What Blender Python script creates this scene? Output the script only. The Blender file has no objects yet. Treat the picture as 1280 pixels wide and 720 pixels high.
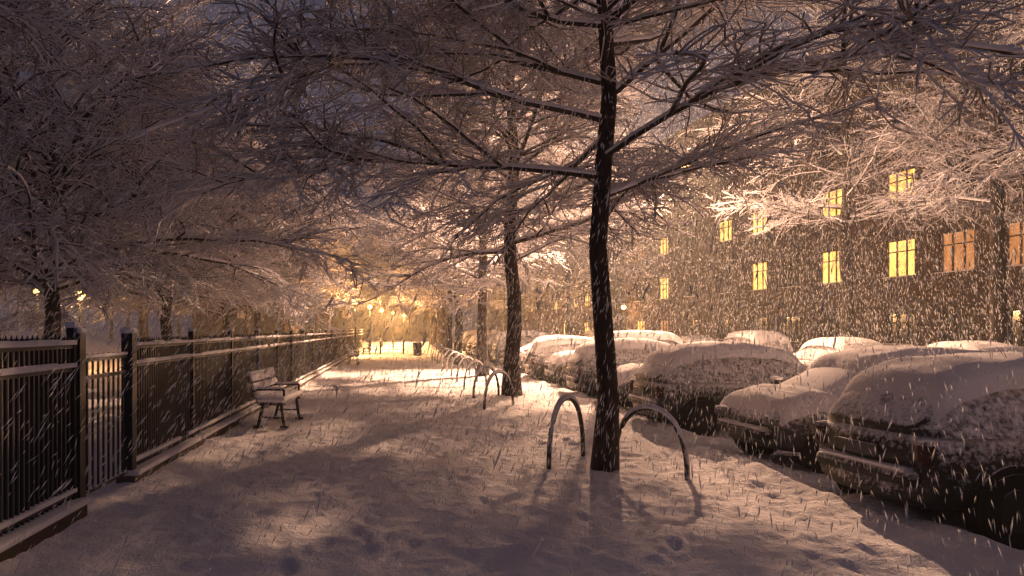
import bpy, bmesh, math, numpy as np
from mathutils import Vector, Matrix
R = math.radians
scene = bpy.context.scene
rng = np.random.default_rng(11)

# ------------------------------------------------------------------ helpers
def link(o):
    scene.collection.objects.link(o); return o
def empty(name, loc=(0,0,0), rz=0, sc=1):
    e = bpy.data.objects.new(name, None); e.empty_display_size=.2
    e.location=loc; e.rotation_euler=(0,0,rz); e.scale=(sc,sc,sc); return link(e)
def obj(name, me, parent=None, loc=(0,0,0), rot=(0,0,0), sc=(1,1,1)):
    o = bpy.data.objects.new(name, me); link(o)
    o.location=loc; o.rotation_euler=rot; o.scale=sc
    if parent: o.parent=parent
    return o
def mesh_np(name, V, F, mats, midx=None, smooth=True):
    me = bpy.data.meshes.new(name)
    V=np.asarray(V,dtype=np.float32); F=np.asarray(F,dtype=np.int32); k=F.shape[1]
    me.vertices.add(len(V)); me.vertices.foreach_set('co',V.ravel())
    me.loops.add(F.size); me.loops.foreach_set('vertex_index',F.ravel())
    me.polygons.add(len(F)); me.polygons.foreach_set('loop_start',np.arange(0,F.size,k,dtype=np.int32))
    for m in mats: me.materials.append(m)
    if midx is not None: me.polygons.foreach_set('material_index',np.asarray(midx,dtype=np.int32))
    me.polygons.foreach_set('use_smooth',np.full(len(F),smooth))
    me.update(calc_edges=True); me.validate(); return me
def bm_mesh(name, bm, mats, smooth=False):
    bmesh.ops.recalc_face_normals(bm, faces=bm.faces)
    me=bpy.data.meshes.new(name); bm.to_mesh(me); bm.free()
    for m in mats: me.materials.append(m)
    if smooth:
        for p in me.polygons: p.use_smooth=True
    return me
def add_box(bm, c, s, rot=None, mat=0, bev=0):
    r=bmesh.ops.create_cube(bm,size=1)
    vs=r['verts']; M=Matrix.Translation(c)@(rot.to_4x4() if rot else Matrix())@Matrix.Diagonal((*s,1))
    bmesh.ops.transform(bm,matrix=M,verts=vs)
    fs={f for v in vs for f in v.link_faces}
    for f in fs: f.material_index=mat
    if bev:
        es={e for v in vs for e in v.link_edges}
        rr=bmesh.ops.bevel(bm,geom=list(es),offset=bev,segments=2,affect='EDGES',profile=.5)
        for f in rr['faces']: f.material_index=mat
def add_cyl(bm, c, r, h, axis='Z', seg=20, r2=None, mat=0):
    q=bmesh.ops.create_cone(bm,cap_ends=True,segments=seg,radius1=r,radius2=r if r2 is None else r2,depth=h)
    M=Matrix.Translation(c)
    if axis=='X': M=M@Matrix.Rotation(R(90),4,'Y')
    if axis=='Y': M=M@Matrix.Rotation(R(90),4,'X')
    bmesh.ops.transform(bm,matrix=M,verts=q['verts'])
    for f in {f for v in q['verts'] for f in v.link_faces}: f.material_index=mat

# ------------------------------------------------------------------ materials
def nt(name):
    m=bpy.data.materials.new(name); m.use_nodes=True; n=m.node_tree; n.nodes.clear()
    return m,n,n.nodes,n.links
def principled(N,col,rough,spec=.3,metal=0):
    p=N.new('ShaderNodeBsdfPrincipled'); p.inputs['Base Color'].default_value=(*col,1)
    p.inputs['Roughness'].default_value=rough; p.inputs['Specular IOR Level'].default_value=spec
    p.inputs['Metallic'].default_value=metal; return p
def noise(N,L,scale,detail=4,rough=.6,coord='Object',stretch=None):
    tc=N.new('ShaderNodeTexCoord'); n=N.new('ShaderNodeTexNoise')
    n.inputs['Scale'].default_value=scale; n.inputs['Detail'].default_value=detail; n.inputs['Roughness'].default_value=rough
    if stretch:
        mp=N.new('ShaderNodeMapping'); mp.inputs['Scale'].default_value=stretch
        L.new(tc.outputs[coord],mp.inputs[0]); L.new(mp.outputs[0],n.inputs['Vector'])
    else: L.new(tc.outputs[coord],n.inputs['Vector'])
    return n.outputs['Fac']
def math_n(N,L,op,a,b):
    m=N.new('ShaderNodeMath'); m.operation=op
    for i,x in enumerate((a,b)):
        if isinstance(x,(int,float)): m.inputs[i].default_value=x
        else: L.new(x,m.inputs[i])
    return m.outputs[0]
def ramp(N,L,fac,stops):
    r=N.new('ShaderNodeValToRGB'); L.new(fac,r.inputs[0])
    e=r.color_ramp.elements
    while len(e)<len(stops): e.new(.5)
    for i,(p,c) in enumerate(stops):
        e[i].position=p; e[i].color=(*c,1) if len(c)==3 else c
    return r.outputs[0]
SNOW=(.84,.81,.85)
def snowy(name, col, rough=.6, lo=.1, hi=.5, nscale=6, namp=.8, spec=.3, metal=0, col2=None, cscale=8, stretch=None, bump=.3, bdist=.02):
    m,n,N,L=nt(name)
    base=principled(N,col,rough,spec,metal)
    if col2:
        cr=ramp(N,L,noise(N,L,cscale,3,.7,stretch=stretch),[(.35,col),(.65,col2)]); L.new(cr,base.inputs['Base Color'])
    sn=N.new('ShaderNodeBsdfDiffuse'); sn.inputs[0].default_value=(*SNOW,1)
    g=N.new('ShaderNodeNewGeometry'); s=N.new('ShaderNodeSeparateXYZ'); L.new(g.outputs['Normal'],s.inputs[0])
    nz=noise(N,L,nscale,4,.7)
    a=math_n(N,L,'ADD',s.outputs['Z'],math_n(N,L,'MULTIPLY',math_n(N,L,'SUBTRACT',nz,.5),namp*2))
    mr=N.new('ShaderNodeMapRange'); mr.inputs[1].default_value=lo; mr.inputs[2].default_value=hi; L.new(a,mr.inputs[0])
    mix=N.new('ShaderNodeMixShader'); L.new(mr.outputs[0],mix.inputs[0]); L.new(base.outputs[0],mix.inputs[1]); L.new(sn.outputs[0],mix.inputs[2])
    if bump and col2:
        b=N.new('ShaderNodeBump'); b.inputs['Strength'].default_value=bump; b.inputs['Distance'].default_value=bdist
        L.new(noise(N,L,nscale*4,2,.6),b.inputs['Height']); L.new(b.outputs[0],sn.inputs['Normal']); L.new(b.outputs[0],base.inputs['Normal'])
    o=N.new('ShaderNodeOutputMaterial'); L.new(mix.outputs[0],o.inputs[0]); return m
def twig_mat(name,col,lo,hi):
    m,n,N,L=nt(name)
    g=N.new('ShaderNodeNewGeometry'); s=N.new('ShaderNodeSeparateXYZ'); L.new(g.outputs['Normal'],s.inputs[0])
    p=N.new('ShaderNodeBsdfDiffuse')
    mr=N.new('ShaderNodeMapRange'); mr.inputs[1].default_value=lo; mr.inputs[2].default_value=hi; L.new(s.outputs['Z'],mr.inputs[0])
    L.new(ramp(N,L,mr.outputs[0],[(0,col),(1,SNOW)]),p.inputs[0])
    o=N.new('ShaderNodeOutputMaterial'); L.new(p.outputs[0],o.inputs[0]); return m
def snow_mat(name, s2=30, bump=.6, dist=.05, col=SNOW):
    m,n,N,L=nt(name); p=N.new('ShaderNodeBsdfDiffuse'); p.inputs[0].default_value=(*col,1)
    b=N.new('ShaderNodeBump'); b.inputs['Strength'].default_value=bump; b.inputs['Distance'].default_value=dist
    L.new(noise(N,L,s2,4,.75),b.inputs['Height'])
    L.new(b.outputs[0],p.inputs['Normal'])
    o=N.new('ShaderNodeOutputMaterial'); L.new(p.outputs[0],o.inputs[0]); return m
def emit(name,col,st):
    m,n,N,L=nt(name); e=N.new('ShaderNodeEmission'); e.inputs[0].default_value=(*col,1); e.inputs[1].default_value=st
    o=N.new('ShaderNodeOutputMaterial'); L.new(e.outputs[0],o.inputs[0]); return m
def window_mat(name,c1,c2,st):
    m,n,N,L=nt(name); e=N.new('ShaderNodeEmission'); e.inputs[1].default_value=st
    f=noise(N,L,1.3,3,.6,stretch=(2.6,1,.7)); L.new(ramp(N,L,f,[(.3,c1),(.62,c2)]),e.inputs[0])
    o=N.new('ShaderNodeOutputMaterial'); L.new(e.outputs[0],o.inputs[0]); return m

M_ground=snow_mat('snow_ground_mat',13,.75,.05)
M_snow=snow_mat('snow_mat',26,.5,.03)
M_limbsnow=snow_mat('limb_snow_mat',20,.4,.02)
M_bark=snowy('bark_mat',(.030,.023,.02),.9,.33,.7,11,.95,.2,col2=(.08,.065,.055),cscale=14,stretch=(1,1,.25),bump=.8)
M_twig=twig_mat('twig_mat',(.18,.155,.15),-.8,-.15)
M_iron=snowy('iron_mat',(.012,.012,.014),.5,.5,.8,14,.55,.4)
M_rail=snowy('rail_mat',(.012,.012,.014),.5,.3,.5,5,.3,.4)
M_rack=snowy('rack_mat',(.03,.028,.028),.4,.0,.4,9,.6,.5,metal=.4)
M_wood=snowy('bench_wood_mat',(.10,.06,.035),.7,.1,.4,6,.4,.3)
M_glass=snowy('car_glass_mat',(.012,.014,.018),.15,.18,.72,14,.95,.4)
M_tyre=snowy('tyre_mat',(.012,.012,.012),.9,.55,.95,14,.9)
M_trim=snowy('car_trim_mat',(.015,.015,.017),.6,.3,.75,16,.8)
M_chrome=snowy('hub_mat',(.02,.02,.022),.6,.5,.95,14,.8)
M_red=snowy('tail_lamp_mat',(.04,.008,.008),.4,.2,.7,14,1.0)
M_head=snowy('head_lamp_mat',(.15,.15,.17),.3,.2,.8,14,1.0)
M_plate=snowy('plate_mat',(.08,.08,.08),.6,.3,.8,14,1.0)
PAINTS=[snowy('car_paint_%d'%i,c,.5,.12,.75,20,1.1,.3) for i,c in enumerate([(.018,.019,.023),(.03,.03,.035),(.06,.06,.065),(.022,.012,.012),(.015,.02,.032)])]
M_wall=snowy('render_wall_mat',(.11,.075,.06),.9,.6,.9,2,.3,col2=(.055,.04,.035),cscale=1.2,bump=.2)
M_trimw=snowy('window_frame_mat',(.08,.06,.05),.7,.5,.8,4,.3)
M_roof=snowy('roof_mat',(.06,.05,.05),.8,.1,.4,2,.4)
M_pane=snowy('dark_pane_mat',(.02,.022,.028),.12,.7,.95,3,.3,.6)
M_lit=window_mat('lit_window_mat',(1,.34,.045),(1,.60,.15),2.5)
M_lit2=window_mat('lit_window_dim_mat',(.6,.18,.05),(1,.40,.14),.85)
M_pole=snowy('lamp_post_mat',(.03,.035,.035),.5,.4,.8,6,.8)
M_bulb=emit('lamp_glass_mat',(1,.50,.16),8)

# ------------------------------------------------------------------ world
w=bpy.data.worlds.new('World'); scene.world=w; w.use_nodes=True
N=w.node_tree.nodes; L=w.node_tree.links
bg=N['Background']
f=noise(N,L,2.2,3,.55,coord='Generated')
L.new(ramp(N,L,f,[(.38,(.036,.042,.076)),(.6,(.068,.063,.094))]),bg.inputs[0]); bg.inputs[1].default_value=1.0

# ------------------------------------------------------------------ ground
T=rng.random((256,256))
def vn(x,y,s,o=0):
    x=x/s+37.3+o*17.1; y=y/s+91.7+o*5.3
    xi=np.floor(x).astype(int); yi=np.floor(y).astype(int); fx=x-xi; fy=y-yi
    fx=fx*fx*(3-2*fx); fy=fy*fy*(3-2*fy)
    a=T[xi%256,yi%256]; b=T[(xi+1)%256,yi%256]; c=T[xi%256,(yi+1)%256]; d=T[(xi+1)%256,(yi+1)%256]
    return (a*(1-fx)+b*fx)*(1-fy)+(c*(1-fx)+d*fx)*fy-.5
xs=np.unique(np.concatenate([np.linspace(-500,-30,12),np.linspace(-30,-6,30),np.arange(-6,-3,.12),np.arange(-3,5.2,.04),np.arange(5.2,10,.12),np.linspace(10,30,60),np.linspace(30,500,12)]))
ys=np.unique(np.concatenate([np.linspace(-60,1.5,20),np.arange(1.5,13,.04),np.arange(13,30,.08),np.arange(30,70,.3),np.linspace(70,130,40),np.linspace(130,900,10)]))
XX,YY=np.meshgrid(xs,ys)
Z=.06*vn(XX,YY,1.7)+.03*vn(XX,YY,.5,1)+.026*vn(XX,YY,.2,2)+.022*vn(XX,YY,.09,3)
fade=np.clip(1-(YY-40)/40,0.15,1); Z*=fade
k=np.clip((XX-4.32)/.10,0,1); k=k*k*(3-2*k)
Z=Z-.12*k
Z+=.15*np.exp(-((XX-4.62)/.30)**2)*(.4+1.0*(vn(XX,YY,.6,9)+.5))*(YY>0)
for tx in (9.8,11.2): Z-=.05*np.exp(-((XX-tx-.15*vn(XX*0,YY,6))/.16)**2)
Z+=.10*np.exp(-((XX+2.9)/.28)**2)*(.6+.6*vn(XX,YY,.5,7))
for i in range(2200):
    cx=rng.normal(.5,1.6); cy=1.8+28*rng.random()**1.2
    if rng.random()<.4: cx=rng.uniform(1.5,4.2)
    if not -2.7<cx<4.2: continue
    a=rng.normal(0,.35); r1,r2=.14,.06; amp=rng.uniform(.3,1.2)
    i0,i1=np.searchsorted(xs,[cx-.3,cx+.3]); j0,j1=np.searchsorted(ys,[cy-.3,cy+.3])
    dx=XX[j0:j1,i0:i1]-cx; dy=YY[j0:j1,i0:i1]-cy
    u=dx*math.cos(a)+dy*math.sin(a); v=-dx*math.sin(a)+dy*math.cos(a)
    q=(u/r2)**2+(v/r1)**2
    Z[j0:j1,i0:i1]+= amp*(-.020*np.exp(-q)+.009*np.exp(-((np.sqrt(q)-1.6)/.4)**2))
nx,ny=len(xs),len(ys)
V=np.stack([XX,YY,Z],-1).reshape(-1,3)
ii=(np.arange(ny-1)[:,None]*nx+np.arange(nx-1)[None]).ravel()
F=np.stack([ii,ii+1,ii+nx+1,ii+nx],1)
obj('snowy_ground',mesh_np('snowy_ground',V,F,[M_ground]))

# ------------------------------------------------------------------ trees
def nrm(a): return a/np.maximum(np.linalg.norm(a,axis=-1,keepdims=True),1e-9)
def grow(r,P,D,Ln,K,wander,grav):
    n=len(P); out=np.zeros((n,K,3)); out[:,0]=P; d=nrm(D); p=P.copy(); st=(Ln/(K-1))[:,None]
    for k in range(1,K):
        d=nrm(d+r.normal(0,wander,(n,3))+np.array([0,0,grav])*k/K)
        p=p+d*st; out[:,k]=p
    return out
def kids(r,pts,Ln,count,smin,a0,a1,vert):
    n,K,_=pts.shape; idx=r.choice(n,size=count,p=Ln/Ln.sum()); s=r.uniform(smin,.99,count)
    t=s*(K-1); k=np.minimum(t.astype(int),K-2); f=(t-k)[:,None]
    A=pts[idx,k]; B=pts[idx,k+1]; pos=A*(1-f)+B*f; tan=nrm(B-A)
    up=np.tile([0,0,1.],(count,1)); side=nrm(np.cross(tan,up)+1e-4)*r.choice([-1,1],count)[:,None]
    ang=r.uniform(a0,a1,count)[:,None]
    d=np.cos(ang)*tan+np.sin(ang)*nrm(side+np.stack([np.zeros(count),np.zeros(count),r.normal(.05,vert,count)],1))
    return idx,s,pos,d
def tube(pts,rad,S):
    n,K,_=pts.shape
    tan=np.empty_like(pts); tan[:,1:-1]=pts[:,2:]-pts[:,:-2]; tan[:,0]=pts[:,1]-pts[:,0]; tan[:,-1]=pts[:,-1]-pts[:,-2]; tan=nrm(tan)
    ref=np.where(np.abs(tan[...,2:3])>.9,np.array([1.,0,0]),np.array([0,0,1.]))
    a=nrm(np.cross(tan,ref)); b=np.cross(a,tan)
    th=np.arange(S)*2*math.pi/S+math.pi/2
    ring=pts[:,:,None]+rad[:,:,None,None]*(np.cos(th)[None,None,:,None]*a[:,:,None]+np.sin(th)[None,None,:,None]*b[:,:,None])
    V=ring.reshape(-1,3)
    base=(np.arange(n)[:,None,None]*K*S+np.arange(K-1)[None,:,None]*S)
    j=np.arange(S)[None,None]; j2=(j+1)%S
    F=np.stack([base+j,base+j2,base+S+j2,base+S+j],-1).reshape(-1,4)
    return V,F
def tree_mesh(name,seed,H=11,c0=3.0,Rr=5.6,nl=26,el0=5,el1=26,grav=-.05,n2k=12,n3k=10,n4k=3,tr=.15,tw=1.0,shr=.5,elk=38,lr=.0105,az0=0):
    r=np.random.default_rng(seed); parts=[]
    tk=np.array([[[0,0,-.2]]+[[.05*math.sin(i*1.3+seed),.05*math.cos(i*1.7+seed),H*i/13] for i in range(1,14)]],dtype=float)
    tr_=tr*(1-np.linspace(0,1,14)*.75); tr_[0]*=1.45; tr_[1]*=1.02
    parts.append((tk,tr_[None],10,0))
    t=(np.arange(nl)+.5)/nl; z=c0+(H-c0-.4)*t; az=az0+np.arange(nl)*2.4+r.uniform(-.3,.3,nl)
    Ln=Rr*(1-shr*t)*r.uniform(.75,1.12,nl); el=np.radians(r.uniform(el0,el1,nl)+elk*t**1.5)
    D=np.stack([np.cos(az)*np.cos(el),np.sin(az)*np.cos(el),np.sin(el)],1)
    P=np.stack([.02*np.cos(az),.02*np.sin(az),z],1)
    l1=grow(r,P,D,Ln,11,.10,grav); r1=(.008+lr*Ln)[:,None]*np.linspace(1,.18,11)[None]
    parts.append((l1,r1,6,0)); parts.append((l1+np.array([0,0,1])*r1[...,None]*.5,r1*.98+.008,5,1))
    n2=int(nl*n2k); idx,s,p,d=kids(r,l1,Ln,n2,.10,.55,1.1,.3)
    L2=(.42*Ln[idx]*(1-s)+.65)*r.uniform(.7,1.25,n2)
    l2=grow(r,p,d,L2,7,.11,grav*1.2); r2=(.007+.0075*L2)[:,None]*np.linspace(1,.45,7)[None]
    parts.append((l2,r2,4,0)); parts.append((l2+np.array([0,0,1])*r2[...,None]*.5,r2*.95+.006,4,1))
    n3=int(n2*n3k); idx,s,p,d=kids(r,l2,L2,n3,.05,.45,1.1,.45)
    L3=(.30*L2[idx]*(1-s)+.36)*r.uniform(.6,1.4,n3)
    l3=grow(r,p,d,L3,5,.13,grav*1.3); r3=np.full((n3,1),.0125*tw)*np.linspace(1,.6,5)[None]
    parts.append((l3,r3,3,2))
    n4=int(n3*n4k)
    if n4:
        idx,s,p,d=kids(r,l3,L3,n4,.1,.4,1.0,.5)
        L4=r.uniform(.12,.38,n4)
        l4=grow(r,p,d,L4,3,.15,-.05); r4=np.full((n4,1),.0095*tw)*np.linspace(1,.65,3)[None]
        parts.append((l4,r4,3,2))
    Vs=[];Fs=[];Ms=[];o=0
    for pt,rd,S,mi in parts:
        v,f=tube(pt,rd,S); Vs.append(v); Fs.append(f+o); Ms.append(np.full(len(f),mi)); o+=len(v)
    return mesh_np(name,np.concatenate(Vs),np.concatenate(Fs),[M_bark,M_limbsnow,M_twig],np.concatenate(Ms))
TA=tree_mesh('tree_a',1,H=12.5,c0=3.4,Rr=6.0,nl=36,tr=.130,n2k=14,n3k=11,n4k=3.2,shr=.4,lr=.0065,el0=2,el1=20,tw=1.1)
TB=tree_mesh('tree_b',5,H=11,c0=3.2,Rr=5.9,nl=34,tr=.2,n2k=13,n3k=10,n4k=3,tw=1.25,shr=.4,lr=.009)
TC=tree_mesh('tree_low',9,H=6.0,c0=2.1,Rr=6.6,nl=38,el0=2,el1=24,elk=62,grav=-.11,tr=.19,n2k=14,n3k=11,n4k=2.6,tw=1.25,shr=.25,lr=.0085)
TD=tree_mesh('tree_sparse',14,H=12,c0=4.6,Rr=4.4,nl=22,n2k=9,n3k=8,n4k=2.2,tr=.2,tw=1.2)
TE=tree_mesh('tree_far',21,H=10,c0=3.6,Rr=5.0,nl=30,n2k=11,n3k=8,n4k=0,tr=.2,tw=2.2,elk=50,shr=.35,grav=-.04)
def tree(me,x,y,rz=0,s=1,par=None,name='bare_tree'):
    return obj(name,me,par,(x,y,-.05),(0,0,rz),(s,s,s*rng.uniform(.95,1.06)))
tree(TA,2.53,8.84,.4)
for i,(x,y) in enumerate([(2.93,18.4),(3.1,26.2),(2.9,34.5),(3.1,43),(3.3,52),(3.5,61),(3.6,71),(3.8,82)]):
    tree(TB if y<30 else TE,x,y,i*1.9+.5,1.05)
for i,(x,y) in enumerate([(-7.0,5.6),(-7.1,14.8),(-7.2,22.5),(-7.2,30),(-7.4,38),(-7.4,47),(-7.5,57),(-7.6,68),(-7.6,80)]):
    tree(TB if i==0 else (TC if y<32 else TE),x,y,i*2.3+.2,1.0+.05*(i%3))
for i,(x,y) in enumerate([(-20,24),(-23,36),(-17,48),(-13,62)]): tree(TE,x,y,i*1.1,1.25)
for i,(x,y) in enumerate([(12.6,11),(15,18),(14,22.5),(13.0,43),(12.8,54),(12.8,66),(12.8,80)]):
    tree(TD if y<50 else TE,x,y,i*1.7,1.0)
dt=empty('distant_trees')
for i in range(14):
    x=-50+i*4.8+rng.uniform(-1,1); y=rng.uniform(104,126)
    tree(TE,x,y,i,1.4,dt,'tree_%d'%i)

# ------------------------------------------------------------------ fence
def fence(name,y0,y1,H,x=-2.9):
    bm=bmesh.new(); sp=.078; n=int((y1-y0)/sp)
    for i in range(n):
        y=y0+.06+i*sp
        if y>y1-.04: break
        add_box(bm,(x,y,.1+(H-.02)/2),(.026,.026,H-.12))
        if y<20: add_cyl(bm,(x,y,H+.035),.016,.05,seg=4,r2=.001)
    for zz in (H-.05,H-.25,.24): add_box(bm,(x,(y0+y1)/2,zz),(.045,y1-y0-.01,.035),mat=1)
    for zz in (H-.033,H-.233,.257):
        m=int((y1-y0)/.35)
        for i in range(m):
            a=y0+(y1-y0)*i/m; l=(y1-y0)/m
            if rng.random()<.07: continue
            h=rng.uniform(.03,.05); add_box(bm,(x+.012,a+l/2,zz+h/2),(.066,l*1.0,h),mat=2,bev=0)
    y=y0
    while y<=y1+.01:
        add_box(bm,(x,y,(H+.12)/2),(.075,.075,H+.12)); add_box(bm,(x,y,H+.14),(.10,.10,.05),mat=2,bev=.015); y+=(y1-y0)/max(1,round((y1-y0)/2.4))
    obj(name,bm_mesh(name,bm,[M_iron,M_rail,M_snow]))
fence('iron_fence',.9,6.42,1.60)
fence('iron_fence',7.75,60,1.56)
def kerbwall(y0,y1):
    bm=bmesh.new(); add_box(bm,(-2.9,(y0+y1)/2,.04),(.20,y1-y0,.2))
    add_box(bm,(-2.88,(y0+y1)/2,.165),(.24,y1-y0-.01,.055),mat=1,bev=.02)
    me=bm_mesh('fence_plinth',bm,[M_wall,M_snow]); obj('fence_plinth',me)
kerbwall(.9,6.5); kerbwall(7.67,60)
g=empty('iron_gate',(-2.9,6.5,0),0)
bm=bmesh.new()
for i in range(9): add_box(bm,(0,.1+i*.125,.82),(.018,.018,1.3))
for zz in (.18,1.25,1.42): add_box(bm,(0,.6,zz),(.035,1.16,.035),mat=1)
add_box(bm,(.004,.6,1.45),(.045,1.14,.03),mat=2)
obj('gate_leaf',bm_mesh('gate_leaf',bm,[M_iron,M_rail,M_snow]),g)
bm=bmesh.new()
for y in (0,1.27): add_box(bm,(0,y,.83),(.12,.12,1.66)); add_box(bm,(0,y,1.69),(.15,.15,.06),mat=1,bev=.02)
obj('gate_posts',bm_mesh('gate_posts',bm,[M_iron,M_snow]),g)

# ------------------------------------------------------------------ bench
def bench_meshes():
    out=[]
    Lb=1.7
    bm=bmesh.new()
    for i in range(4): add_box(bm,(.08+i*.115,0,.45),(.09,Lb,.032),bev=.006)
    out.append(('seat',bm_mesh('bench_seat',bm,[M_wood])))
    bm=bmesh.new(); rot=Matrix.Rotation(R(-17),3,'Y')
    for i in range(3): add_box(bm,(-.03-.04*i,0,.57+i*.14),(.03,Lb,.11),rot,bev=.006)
    out.append(('backrest',bm_mesh('bench_back',bm,[M_wood])))
    bm=bmesh.new()
    for y in (-.62,.62):
        add_box(bm,(.42,y,.21),(.05,.06,.44),Matrix.Rotation(R(-8),3,'Y'),bev=.01)
        add_box(bm,(.03,y,.21),(.05,.06,.46),Matrix.Rotation(R(14),3,'Y'),bev=.01)
        add_box(bm,(.23,y,.41),(.48,.05,.045),bev=.01)
        add_box(bm,(-.08,y,.64),(.035,.05,.52),rot,bev=.01)
        add_box(bm,(.24,y,.18),(.36,.03,.03))
        add_box(bm,(.20,y,.66),(.50,.05,.035),bev=.01); add_box(bm,(.44,y,.55),(.035,.04,.22))
        add_box(bm,(.45,y,.02),(.14,.07,.04)); add_box(bm,(-.02,y,.02),(.14,.07,.04))
    out.append(('iron_legs',bm_mesh('bench_legs',bm,[M_iron])))
    bm=bmesh.new()
    add_box(bm,(.25,0,.505),(.47,Lb+.02,.09),bev=.035)
    add_box(bm,(-.125,0,.94),(.08,Lb,.07),bev=.03)
    for i in range(3): add_box(bm,(.00-.04*i,0,.585+i*.14),(.03,Lb-.05,.12),rot,bev=.012)
    for y in (-.62,.62): add_box(bm,(.20,y,.69),(.48,.055,.03),bev=.012)
    out.append(('snow_cover',bm_mesh('bench_snow',bm,[M_snow],True)))
    return out
BM=bench_meshes()
def bench(x,y,rz):
    e=empty('park_bench',(x,y,0.0),rz)
    for n,m in BM: obj(n,m,e)
bench(-2.36,13.1,R(-4)); bench(-2.4,35.5,R(0)); bench(-2.4,50,0)

# ------------------------------------------------------------------ bike hoops
def hoop(a,b,h):
    a=np.array([*a,0.]);b=np.array([*b,0.]); n=25; pts=[]
    for i in range(n):
        t=i/(n-1)*math.pi; c=(1-math.cos(t))/2
        zz=math.sin(t)**.75*h
        pts.append(a+(b-a)*c+np.array([0,0,zz-.04]))
    pts=np.array(pts)[None]; rad=np.full((1,n),.030)
    v,f=tube(pts,rad,12); mi=np.zeros(len(f),int)
    seg=pts[:,3:-3]; k=seg.shape[1]; w_=np.sin(np.linspace(.15,math.pi-.15,k))**.6
    v2,f2=tube(seg+np.array([0,0,.022]),(.034*w_+.004)[None],8)
    obj('bike_rack_hoop',mesh_np('bike_rack_hoop',np.concatenate([v,v2]),np.concatenate([f,f2+len(v)]),[M_rack,M_snow],np.concatenate([mi,np.ones(len(f2),int)])))
hoop((1.86,8.85),(2.50,9.7),.86)
hoop((2.70,8.95),(3.30,8.2),.80)
y=15.6
for i in range(12):
    hoop((1.85+.02*i,y-.25),(2.55+.02*i,y+.3),.82); y+=2.7 if i else 2.4

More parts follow.
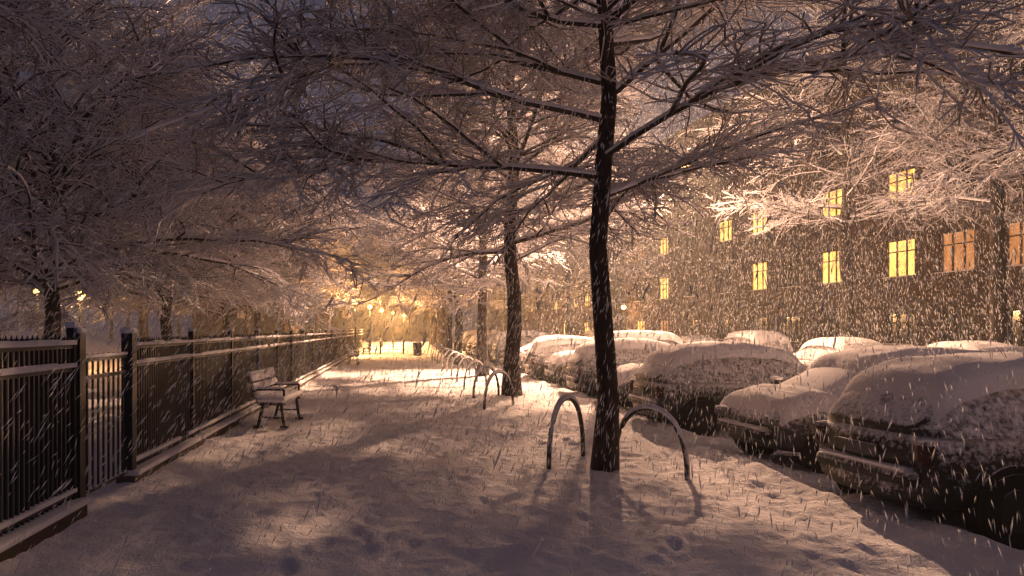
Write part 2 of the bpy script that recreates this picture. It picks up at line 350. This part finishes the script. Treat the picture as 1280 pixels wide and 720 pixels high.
# ------------------------------------------------------------------ cars
def loft(secs,closed_ends=True):
    bm=bmesh.new(); rows=[]
    for s in secs: rows.append([bm.verts.new(p) for p in s])
    n=len(rows[0]); fs=[]
    for i in range(len(rows)-1):
        for j in range(n):
            k=(j+1)%n; fs.append((i,j,bm.faces.new((rows[i][j],rows[i][k],rows[i+1][k],rows[i+1][j]))))
    if closed_ends:
        bm.faces.new(rows[0][::-1]); bm.faces.new(rows[-1])
    return bm,fs
def car_meshes(kind):
    if kind=='hatch':
        st=[(-2.03,.70,.56,.36),(-2.0,.86,.72,.30),(-1.85,.96,.83,.24),(-1.3,.98,.88,.2),(-.2,.95,.88,.2),(.9,.95,.88,.2),(1.35,.92,.86,.22),(1.75,.82,.79,.26),(1.98,.62,.62,.33)]
        cab=[(-1.97,.97),(-1.66,1.30),(-1.25,1.43),(-.5,1.48),(.15,1.44),(.42,1.37),(1.30,.96)]
    elif kind=='sedan':
        st=[(-2.2,.70,.58,.36),(-2.16,.90,.76,.30),(-1.95,.98,.84,.24),(-1.4,.99,.88,.2),(-.2,.94,.89,.2),(.9,.94,.89,.2),(1.45,.91,.87,.22),(1.9,.80,.80,.26),(2.15,.58,.62,.33)]
        cab=[(-1.95,.99),(-1.3,1.30),(-.95,1.39),(-.35,1.44),(.12,1.41),(.38,1.34),(1.32,.95)]
    else:
        st=[(-2.1,.78,.60,.42),(-2.07,1.0,.78,.36),(-1.95,1.08,.86,.3),(-1.4,1.09,.9,.26),(-.2,1.06,.9,.26),(.9,1.05,.9,.26),(1.45,1.02,.88,.28),(1.85,.92,.82,.32),(2.08,.7,.66,.4)]
        cab=[(-2.04,1.1),(-1.85,1.5),(-1.5,1.64),(-.6,1.68),(.2,1.64),(.45,1.57),(1.25,1.06)]
    out=[]
    secs=[]
    for x,zt,wd,zb in st:
        h=zt-zb
        half=[(0,zb),(.7*wd,zb),(.95*wd,zb+.07),(1.0*wd,zb+.35*h),(.98*wd,zb+.72*h),(.90*wd,zt-.05),(.68*wd,zt)]
        secs.append([(x+(.05 if x<-1.9 else -.06 if x>1.9 else 0)*(yy/wd)**2*2,yy,z) for yy,z in half]+[(x,0,zt+.04)]+[(x+(.05 if x<-1.9 else -.06 if x>1.9 else 0)*(yy/wd)**2*2,-yy,z) for yy,z in half[:0:-1]])
    bm,_=loft(secs)
    out.append(['body',bm_mesh('car_body_'+kind,bm,[None],True),2])
    secs=[]; zb=st[4][1]-.05; n=len(cab)
    for i,(x,zt) in enumerate(cab):
        e=.0 if 0<i<n-1 else 1
        wb=.80 if not e else .68; wt=.80-.27*(zt-zb)/.5*1.0 if not e else .60
        zs=zt-.06
        half=[(wb,zb),((wb+wt)/2+.02,(zb+zs)/2),(wt,zs),(wt*.76,zt)]
        secs.append([(x,yy,z) for yy,z in half]+[(x,0,zt+.025)]+[(x,-yy,z) for yy,z in half[::-1]])
    bm=bmesh.new(); rows=[[bm.verts.new(p) for p in s] for s in secs]
    m=len(rows[0]); side={};wind=[];rear=[]
    for i in range(n-1):
        for j in range(m-1):
            fc=bm.faces.new((rows[i][j],rows[i+1][j],rows[i+1][j+1],rows[i][j+1]))
            if j in(0,1): side.setdefault(('a',i),[]).append(fc)
            elif j in(m-2,m-3): side.setdefault(('b',i),[]).append(fc)
            elif i==n-2: wind.append(fc)
            elif i==0: rear.append(fc)
    bm.faces.new(rows[0]); bm.faces.new(rows[-1][::-1])
    def inset(fs,t):
        bmesh.ops.inset_region(bm,faces=fs,thickness=t,depth=-.006,use_even_offset=True)
        for f in fs: f.material_index=1
    for sd in('a','b'):
        for gset in ([1,2],[3,4],[5]):
            inset([f for i in gset for f in side[(sd,i)]],.035)
    inset(wind,.04); inset(rear,.04)
    out.append(['cabin',bm_mesh('car_cabin_'+kind,bm,[None,M_glass],True),2])
    def pillow(x0,x1,hw,zf,th,nx_=22,ny_=16,seed=0,wk=0):
        r=np.random.default_rng(seed+len(kind)); X=np.linspace(x0,x1,nx_); Y=np.sin(np.linspace(-1,1,ny_)*math.pi/2)
        Vt=[];Ft=[]
        for x in X:
            for y in Y:
                ex=min(x-x0,x1-x); ey=(1-abs(y))*hw
                e=min(1,max(0,min(ex,ey))/.20); e=math.sqrt(max(0,1-(1-e)**2))
                z=zf(x)-.07*(abs(y)**3) -.015+ (th+.012*r.normal())*e
                Vt.append((x+.01*r.normal(),y*hw*(1+.015*r.normal()),z-.05*(1-e)))
        for i in range(nx_-1):
            for j in range(ny_-1):
                a=i*ny_+j; Ft.append((a,a+ny_,a+ny_+1,a+1))
        return Vt,Ft
    cx=[c[0] for c in cab]; cz=[c[1] for c in cab]
    roofz=lambda x: float(np.interp(x,cx,cz))
    sx=[s[0] for s in st]; sz=[s[1] for s in st]
    bz=lambda x: float(np.interp(x,sx,sz))+.015
    V1,F1=pillow(cab[1][0]-.15,cab[5][0]+.25,.66,roofz,.14)
    V2,F2=pillow(cab[6][0]-.30,st[7][0]+.10,.80,bz,.14,seed=3)
    V=V1+V2; Fq=F1+[tuple(i+len(V1) for i in f) for f in F2]
    if kind=='sedan':
        V3,F3=pillow(st[1][0]+.04,cab[0][0]+.14,.74,bz,.10,seed=5); o=len(V); V+=V3; Fq+=[tuple(i+o for i in f) for f in F3]
    out.append(['snow_cover',mesh_np('car_snow_'+kind,V,Fq,[M_snow]),1])
    bm=bmesh.new(); xf=st[6][0]-.14; xr=st[3][0]+.03; wr=.31 if kind!='suv' else .35
    for x in (xf,xr):
        for s in(-1,1):
            add_cyl(bm,(x,s*.79,wr+.02),wr+.05,.165,'Y',32,mat=0)
            add_cyl(bm,(x,s*.785,wr),wr,.19,'Y',32,mat=0)
            add_cyl(bm,(x,s*.80,wr),wr*.58,.17,'Y',20,r2=wr*.58,mat=2)
    out.append(['wheels',bm_mesh('car_wheels_'+kind,bm,[M_tyre,M_trim,M_chrome]),0])
    bm=bmesh.new(); xr=st[0][0]; xf=st[-1][0]; zz=st[0][1]
    add_box(bm,(xr+.12,0,zz-.18),(.24,1.24,.14),mat=0,bev=.06); add_box(bm,(xf-.11,0,.47),(.24,1.14,.15),mat=0,bev=.06)
    add_box(bm,(xr+.08,0,zz-.10),(.15,1.10,.035),mat=4,bev=.016); add_box(bm,(xf-.06,0,.555),(.13,1.02,.03),mat=4,bev=.014)
    add_box(bm,(xr-.0,0,zz+.02),(.03,.50,.11),mat=3); add_box(bm,(xf+.02,0,.46),(.02,.5,.10),mat=3)
    for s in(-1,1):
        add_box(bm,(xr+.14,s*.65,zz+.06),(.16,.15,.24),Matrix.Rotation(R(14*s),3,'Z'),mat=1,bev=.05)
        add_box(bm,(xf-.17,s*.56,st[-1][1]+.05),(.26,.28,.14),Matrix.Rotation(R(-24*s),3,'Z'),mat=2,bev=.05)
        add_box(bm,(cab[5][0]+.42,s*.94,zb+.12),(.11,.18,.14),mat=0,bev=.045)
        add_box(bm,(cab[5][0]+.42,s*.94,zb+.20),(.11,.17,.05),mat=4,bev=.02)
        for x in(-.55,.35): add_box(bm,(x,s*.885,zb-.07),(.14,.03,.03),mat=0,bev=.008)
        for x in(-1.0,-.05,.85): add_box(bm,(x,s*.870,.60),(.008,.012,.50),mat=0)
        add_box(bm,(-.05,s*.880,.50),(2.0,.02,.05),mat=0,bev=.006)
    out.append(['trim',bm_mesh('car_trim_'+kind,bm,[M_trim,M_red,M_head,M_plate,M_snow]),0])
    return out
CM={k:car_meshes(k) for k in('hatch','sedan','suv')}
def car(kind,x,y,rz,ci):
    e=empty('parked_car',(x,y,-.12),rz)
    for n,m,ss in CM[kind]:
        o=obj(n,m,e)
        if n in('body','cabin'):
            if m.materials[0] is None: m.materials[0]=PAINTS[0]
            o.material_slots[0].link='OBJECT'; o.material_slots[0].material=PAINTS[ci]
        if ss:
            s=o.modifiers.new('s','SUBSURF'); s.levels=ss; s.render_levels=ss
rear=0.0; front=math.pi
row=[('hatch',6.5,3.95,rear,1),('hatch',6.35,6.95,rear+.05,0),('hatch',6.55,9.85,front+.05,2),('hatch',6.4,13.1,rear+.03,1),('sedan',6.7,16.0,front,0),('hatch',6.5,18.9,rear,4),
     ('suv',6.7,22.2,front,1),('hatch',6.5,25.2,rear,3),('sedan',6.7,28.2,rear,2),('hatch',6.5,31.2,front,0),('suv',6.6,34.3,rear,1),('hatch',6.5,37.3,rear,0),('sedan',6.6,40.3,front,2),('hatch',6.5,43.4,rear,1),('hatch',6.5,46.6,rear,1),('suv',6.5,50,rear,1)]
for k,x,y,rz,ci in row: car(k,x,y,rz+rng.normal(0,.02),ci)
for i,(k,y) in enumerate([('sedan',17.2),('hatch',22.4),('suv',27.6),('sedan',33),('hatch',38.3),('hatch',43.5),('suv',49)]):
    car(k,13.4+.1*(i%2),y,math.pi/2,[1,2,0,3,1,2,0][i])

# ------------------------------------------------------------------ buildings
def building(name,x0,y0,x1,y1,depth,base,floors,winY,lit,fh=3.05,ww=1.6):
    root=empty(name,(x0,y0,0),0)
    Ltot=math.hypot(x1-x0,y1-y0); ang=math.atan2(y1-y0,x1-x0); root.rotation_euler=(0,0,ang)
    H=base+fh*floors
    bmw=bmesh.new(); bmf=bmesh.new(); bml=bmesh.new(); bmd=bmesh.new(); bmp=bmesh.new()
    us=sorted(winY)
    edges=[0]
    for u in us: edges+= [u-ww/2,u+ww/2]
    edges.append(Ltot)
    zrows=[0]
    for fl in range(floors+1):
        zc=(1.75 if fl==0 else base+fh*(fl-.5)+.1); hh=1.35 if fl!=1 else 1.6
        zrows+=[zc-hh/2,zc+hh/2]
    zrows.append(H)
    for i in range(len(edges)-1):
        for j in range(len(zrows)-1):
            a,b=edges[i],edges[i+1]; c,d=zrows[j],zrows[j+1]
            if i%2==1 and j%2==1:
                for q in ([(a,0,c),(b,0,c),(b,-.2,c),(a,-.2,c)],[(a,0,d),(a,-.2,d),(b,-.2,d),(b,0,d)],[(a,0,c),(a,-.2,c),(a,-.2,d),(a,0,d)],[(b,0,c),(b,0,d),(b,-.2,d),(b,-.2,c)]):
                    bmw.faces.new([bmw.verts.new(p) for p in q])
                u=(a+b)/2; fl=(j-1)//2; uu=us[(i-1)//2]; st=lit.get((uu,fl)); s=st[0] if st else 0
                t=bml if s==1 else (bmd if s==2 else bmp)
                t.faces.new([t.verts.new(p) for p in [(a,-.17,c),(b,-.17,c),(b,-.17,d),(a,-.17,d)]])
                fr=.06
                add_box(bmf,(a+fr/2,-.12,(c+d)/2),(fr,.07,d-c)); add_box(bmf,(b-fr/2,-.12,(c+d)/2),(fr,.07,d-c))
                add_box(bmf,(u,-.12,c+fr/2),(b-a-2*fr,.07,fr)); add_box(bmf,(u,-.12,d-fr/2),(b-a-2*fr,.07,fr))
                for m in (1,2): add_box(bmf,(a+(b-a)*m/3,-.12,(c+d)/2),(.055,.06,d-c-2*fr))
                add_box(bmf,(u,-.118,c+(d-c)*.68),(b-a-2*fr,.05,.05))
                add_box(bmf,(u,.05,c-.04),(b-a+.16,.2,.06)); add_box(bmf,(u,.05,c+.01),(b-a+.14,.19,.045),mat=1)
            else:
                bmw.faces.new([bmw.verts.new(p) for p in [(a,0,c),(b,0,c),(b,0,d),(a,0,d)]])
    for q in ([(0,0,0),(0,0,H),(0,-depth,H),(0,-depth,0)],[(Ltot,0,0),(Ltot,-depth,0),(Ltot,-depth,H),(Ltot,0,H)],[(0,-depth,0),(0,-depth,H),(Ltot,-depth,H),(Ltot,-depth,0)]):
        bmw.faces.new([bmw.verts.new(p) for p in q])
    for fl in (1,floors): add_box(bmf,(Ltot/2,.06,base-.35 if fl==1 else H-.1),(Ltot,.12,.16))
    me=bpy.data.meshes.new(name+'_walls'); bmw.to_mesh(me); bmw.free(); me.materials.append(M_wall); obj('walls',me,root)
    obj('window_frames',bm_mesh('frames',bmf,[M_trimw,M_snow]),root)
    obj('lit_windows',bm_mesh('litw',bml,[M_lit]),root); obj('dim_windows',bm_mesh('dimw',bmd,[M_lit2]),root); obj('dark_windows',bm_mesh('darkw',bmp,[M_pane]),root)
    bm=bmesh.new(); o=.5; rh=3.2
    P=[(-o,o,H),(Ltot+o,o,H),(Ltot+o,-depth-o,H),(-o,-depth-o,H),(3,-depth/2,H+rh),(Ltot-3,-depth/2,H+rh)]
    v=[bm.verts.new(p) for p in P]
    for f in ((0,1,5,4),(2,3,4,5),(1,2,5),(3,0,4),(3,2,1,0)): bm.faces.new([v[i] for i in f])
    obj('roof',bm_mesh('roof',bm,[M_roof]),root)
def fx(y): return 23.7-.08*y
sc=math.hypot(1,.08)
Y0,Y1=13.,60.
def U(y): return (y-Y0)*sc
wy=[15.5,18.6,21.8,24.9,27.7,30.5,34.8,37.9,40.8,44.4,48.6,52.8,56.9]
lit={}
for y_,fl,s in [(30.5,1,1),(30.5,2,1),(34.8,1,1),(34.8,2,1),(40.8,1,1),(40.8,2,1),(44.4,2,1),(52.8,1,1),(52.8,2,1),(56.9,2,2),(27.7,1,2),(24.9,1,2),(56.9,0,1),(52.8,0,2)]:
    lit[(U(y_),fl)]=(s,)
building('apartment_building',fx(Y0),Y0,fx(Y1),Y1,12,3.1,4,[U(y_) for y_ in wy],lit)
Y0,Y1=64.,118.
wy=[66+3.3*i for i in range(15)]; lit={}
for i,fl,s in [(1,1,1),(2,1,1),(4,1,1),(7,1,1),(7,2,1),(9,2,1),(3,0,1),(11,1,2),(12,2,1),(5,2,2),(6,0,2),(1,0,1)]: lit[(U(wy[i]),fl)]=(s,)
building('apartment_building',fx(Y0),Y0,fx(Y1),Y1,12,3.1,3,[U(y_) for y_ in wy],lit)
building('apartment_building',10,140,-40,140,12,3.1,4,[3+3.4*i for i in range(14)],{(3+3.4*i,fl):(1 if (i+fl)%2 else 2,) for i,fl in [(0,1),(2,0),(3,2),(5,1),(8,0),(9,3),(11,1),(12,2)]})

# ------------------------------------------------------------------ lamps
def street_lamp(x,y,h,arm,power,name='street_lamp',col=(1,.58,.34),rad=.18,aim=None,cone=110):
    e=empty(name,(x,y,0))
    bm=bmesh.new(); add_cyl(bm,(0,0,h/2),.085,h,seg=16,r2=.05); add_cyl(bm,(0,0,.4),.12,.8,seg=16)
    if arm: add_cyl(bm,(arm/2,0,h),.035,abs(arm)+.1,'X',10); add_box(bm,(arm,0,h+.03),(.6,.26,.12),bev=.04)
    else: add_cyl(bm,(0,0,h+.42),.26,.12,seg=16,r2=.06)
    obj('post',bm_mesh('post',bm,[M_pole]),e)
    bm=bmesh.new()
    if arm: add_box(bm,(arm,0,h-.045),(.42,.2,.03),bev=.01)
    else: bmesh.ops.create_uvsphere(bm,u_segments=16,v_segments=10,radius=.19); bmesh.ops.translate(bm,verts=bm.verts,vec=(0,0,h+.2))
    obj('lamp_glass',bm_mesh('lamp_glass',bm,[M_bulb]),e)
    l=bpy.data.lights.new('lamp_light','SPOT' if aim else 'POINT'); l.energy=power; l.color=col; l.shadow_soft_size=rad
    lo=bpy.data.objects.new('light',l); link(lo); lo.parent=e; lo.location=(arm,0,h-.35 if arm else h-.1)
    if aim:
        l.spot_size=R(cone); l.spot_blend=.8
        lo.rotation_euler=(Vector(aim)-Vector((x+arm,y,h))).to_track_quat('-Z','Y').to_euler()
OR=(1,.48,.16)
street_lamp(9.6,34.0,9.8,.5,86000,aim=(-1,11,0),cone=95,rad=.15)
street_lamp(5.9,20.55,6.4,2.3,1300)
street_lamp(9.2,62,9,-1.2,16000,col=OR,aim=(-2,56,0),cone=130)
for x,y,p in [(-2.7,46,4000),(-2.2,57,7000),(-1.5,68,9000),(-.5,79,9000),(.8,92,10000),(-17,34,1500),(-13.0,29.5,900),(18.2,58,300)]:
    street_lamp(x,y,2.9 if y<32 else 3.3,0,p,'park_lamp',col=OR)
for x,y in [(-1.2,50),(.4,50),(-.4,64)]:
    bm=bmesh.new(); add_cyl(bm,(0,0,.45),.07,.9,seg=14); add_cyl(bm,(0,0,.93),.09,.08,seg=14,r2=.03,mat=1)
    obj('bollard',bm_mesh('bollard',bm,[M_iron,M_snow]),None,(x,y,0))
bm=bmesh.new(); add_cyl(bm,(0,0,.5),.24,.8,seg=16,r2=.28); add_cyl(bm,(0,0,.92),.27,.06,seg=16,r2=.2,mat=1)
obj('litter_bin',bm_mesh('litter_bin',bm,[M_iron,M_snow]),None,(1.2,44,0))

# ------------------------------------------------------------------ snow haze (air full of fine snow)
m,_n,N,L=nt('snow_haze_mat'); vs=N.new('ShaderNodeVolumeScatter'); vs.inputs['Color'].default_value=(1,1,1,1)
vs.inputs['Density'].default_value=.0030; vs.inputs['Anisotropy'].default_value=.1
o_=N.new('ShaderNodeOutputMaterial'); L.new(vs.outputs[0],o_.inputs['Volume'])
bm=bmesh.new(); add_box(bm,(0,60,7),(100,150,18))
obj('snow_haze',bm_mesh('snow_haze',bm,[m]))

# ------------------------------------------------------------------ falling snow
def streaks(n,n2):
    r=rng; y=1.3+30*r.random(n)**.62
    y=np.concatenate([y,r.uniform(30,95,n2)]); n=n+n2
    x=r.uniform(-.8,1.12,n)*y+r.uniform(-3,3,n); z=r.uniform(0,1,n)*(3.7+.55*np.minimum(y,28))
    c=np.stack([x,y,z],1); dd=np.linalg.norm(c-np.array([0,0,1.7]),axis=1); keep=dd>1.6; c=c[keep]; dd=dd[keep]; n=len(c)
    v=np.array([-.42,-.75,-1.0]); d=nrm(v+r.normal(0,.20,(n,3))); ln=r.uniform(.035,.12,n)[:,None]; rd=r.uniform(.0022,.0056,n)[:,None]
    rd=rd*np.clip(dd/6,.65,1.15)[:,None]; ln=ln*np.clip(dd/6,.75,1.25)[:,None]
    a=nrm(np.cross(d,[0.3,.9,.1])); b=np.cross(d,a)
    vs=[c-d*ln/2]+[c+rd*(math.cos(t)*a+math.sin(t)*b) for t in(0,2.094,4.189)]+[c+d*ln/2]
    V=np.stack(vs,1).reshape(-1,3); o=(np.arange(n)*5)[:,None,None]
    F=(o+np.array([[0,2,1],[0,3,2],[0,1,3],[4,1,2],[4,2,3],[4,3,1]])[None]).reshape(-1,3)
    m,_n,N,L=nt('snowflake_mat'); p=N.new('ShaderNodeBsdfDiffuse'); p.inputs[0].default_value=(.93,.93,.95,1); t=N.new('ShaderNodeBsdfTranslucent'); t.inputs[0].default_value=(.95,.95,.96,1)
    mx=N.new('ShaderNodeMixShader'); mx.inputs[0].default_value=.5; L.new(p.outputs[0],mx.inputs[1]); L.new(t.outputs[0],mx.inputs[2])
    o_=N.new('ShaderNodeOutputMaterial'); L.new(mx.outputs[0],o_.inputs[0])
    obj('falling_snow',mesh_np('falling_snow',V,F,[m]))
streaks(250000,20000)

# ------------------------------------------------------------------ camera
cam=bpy.data.cameras.new('camera'); co=bpy.data.objects.new('camera',cam); link(co)
co.location=(0,0,1.7); co.rotation_euler=(R(90),0,0)
cam.sensor_width=36; cam.lens=36*900/1280
cam.shift_x=(640-497)/1280; cam.shift_y=(412-360)/1280
cam.clip_start=.05; cam.clip_end=2000
scene.camera=co
scene.view_settings.view_transform='Standard'; scene.view_settings.look='None'; scene.view_settings.exposure=0
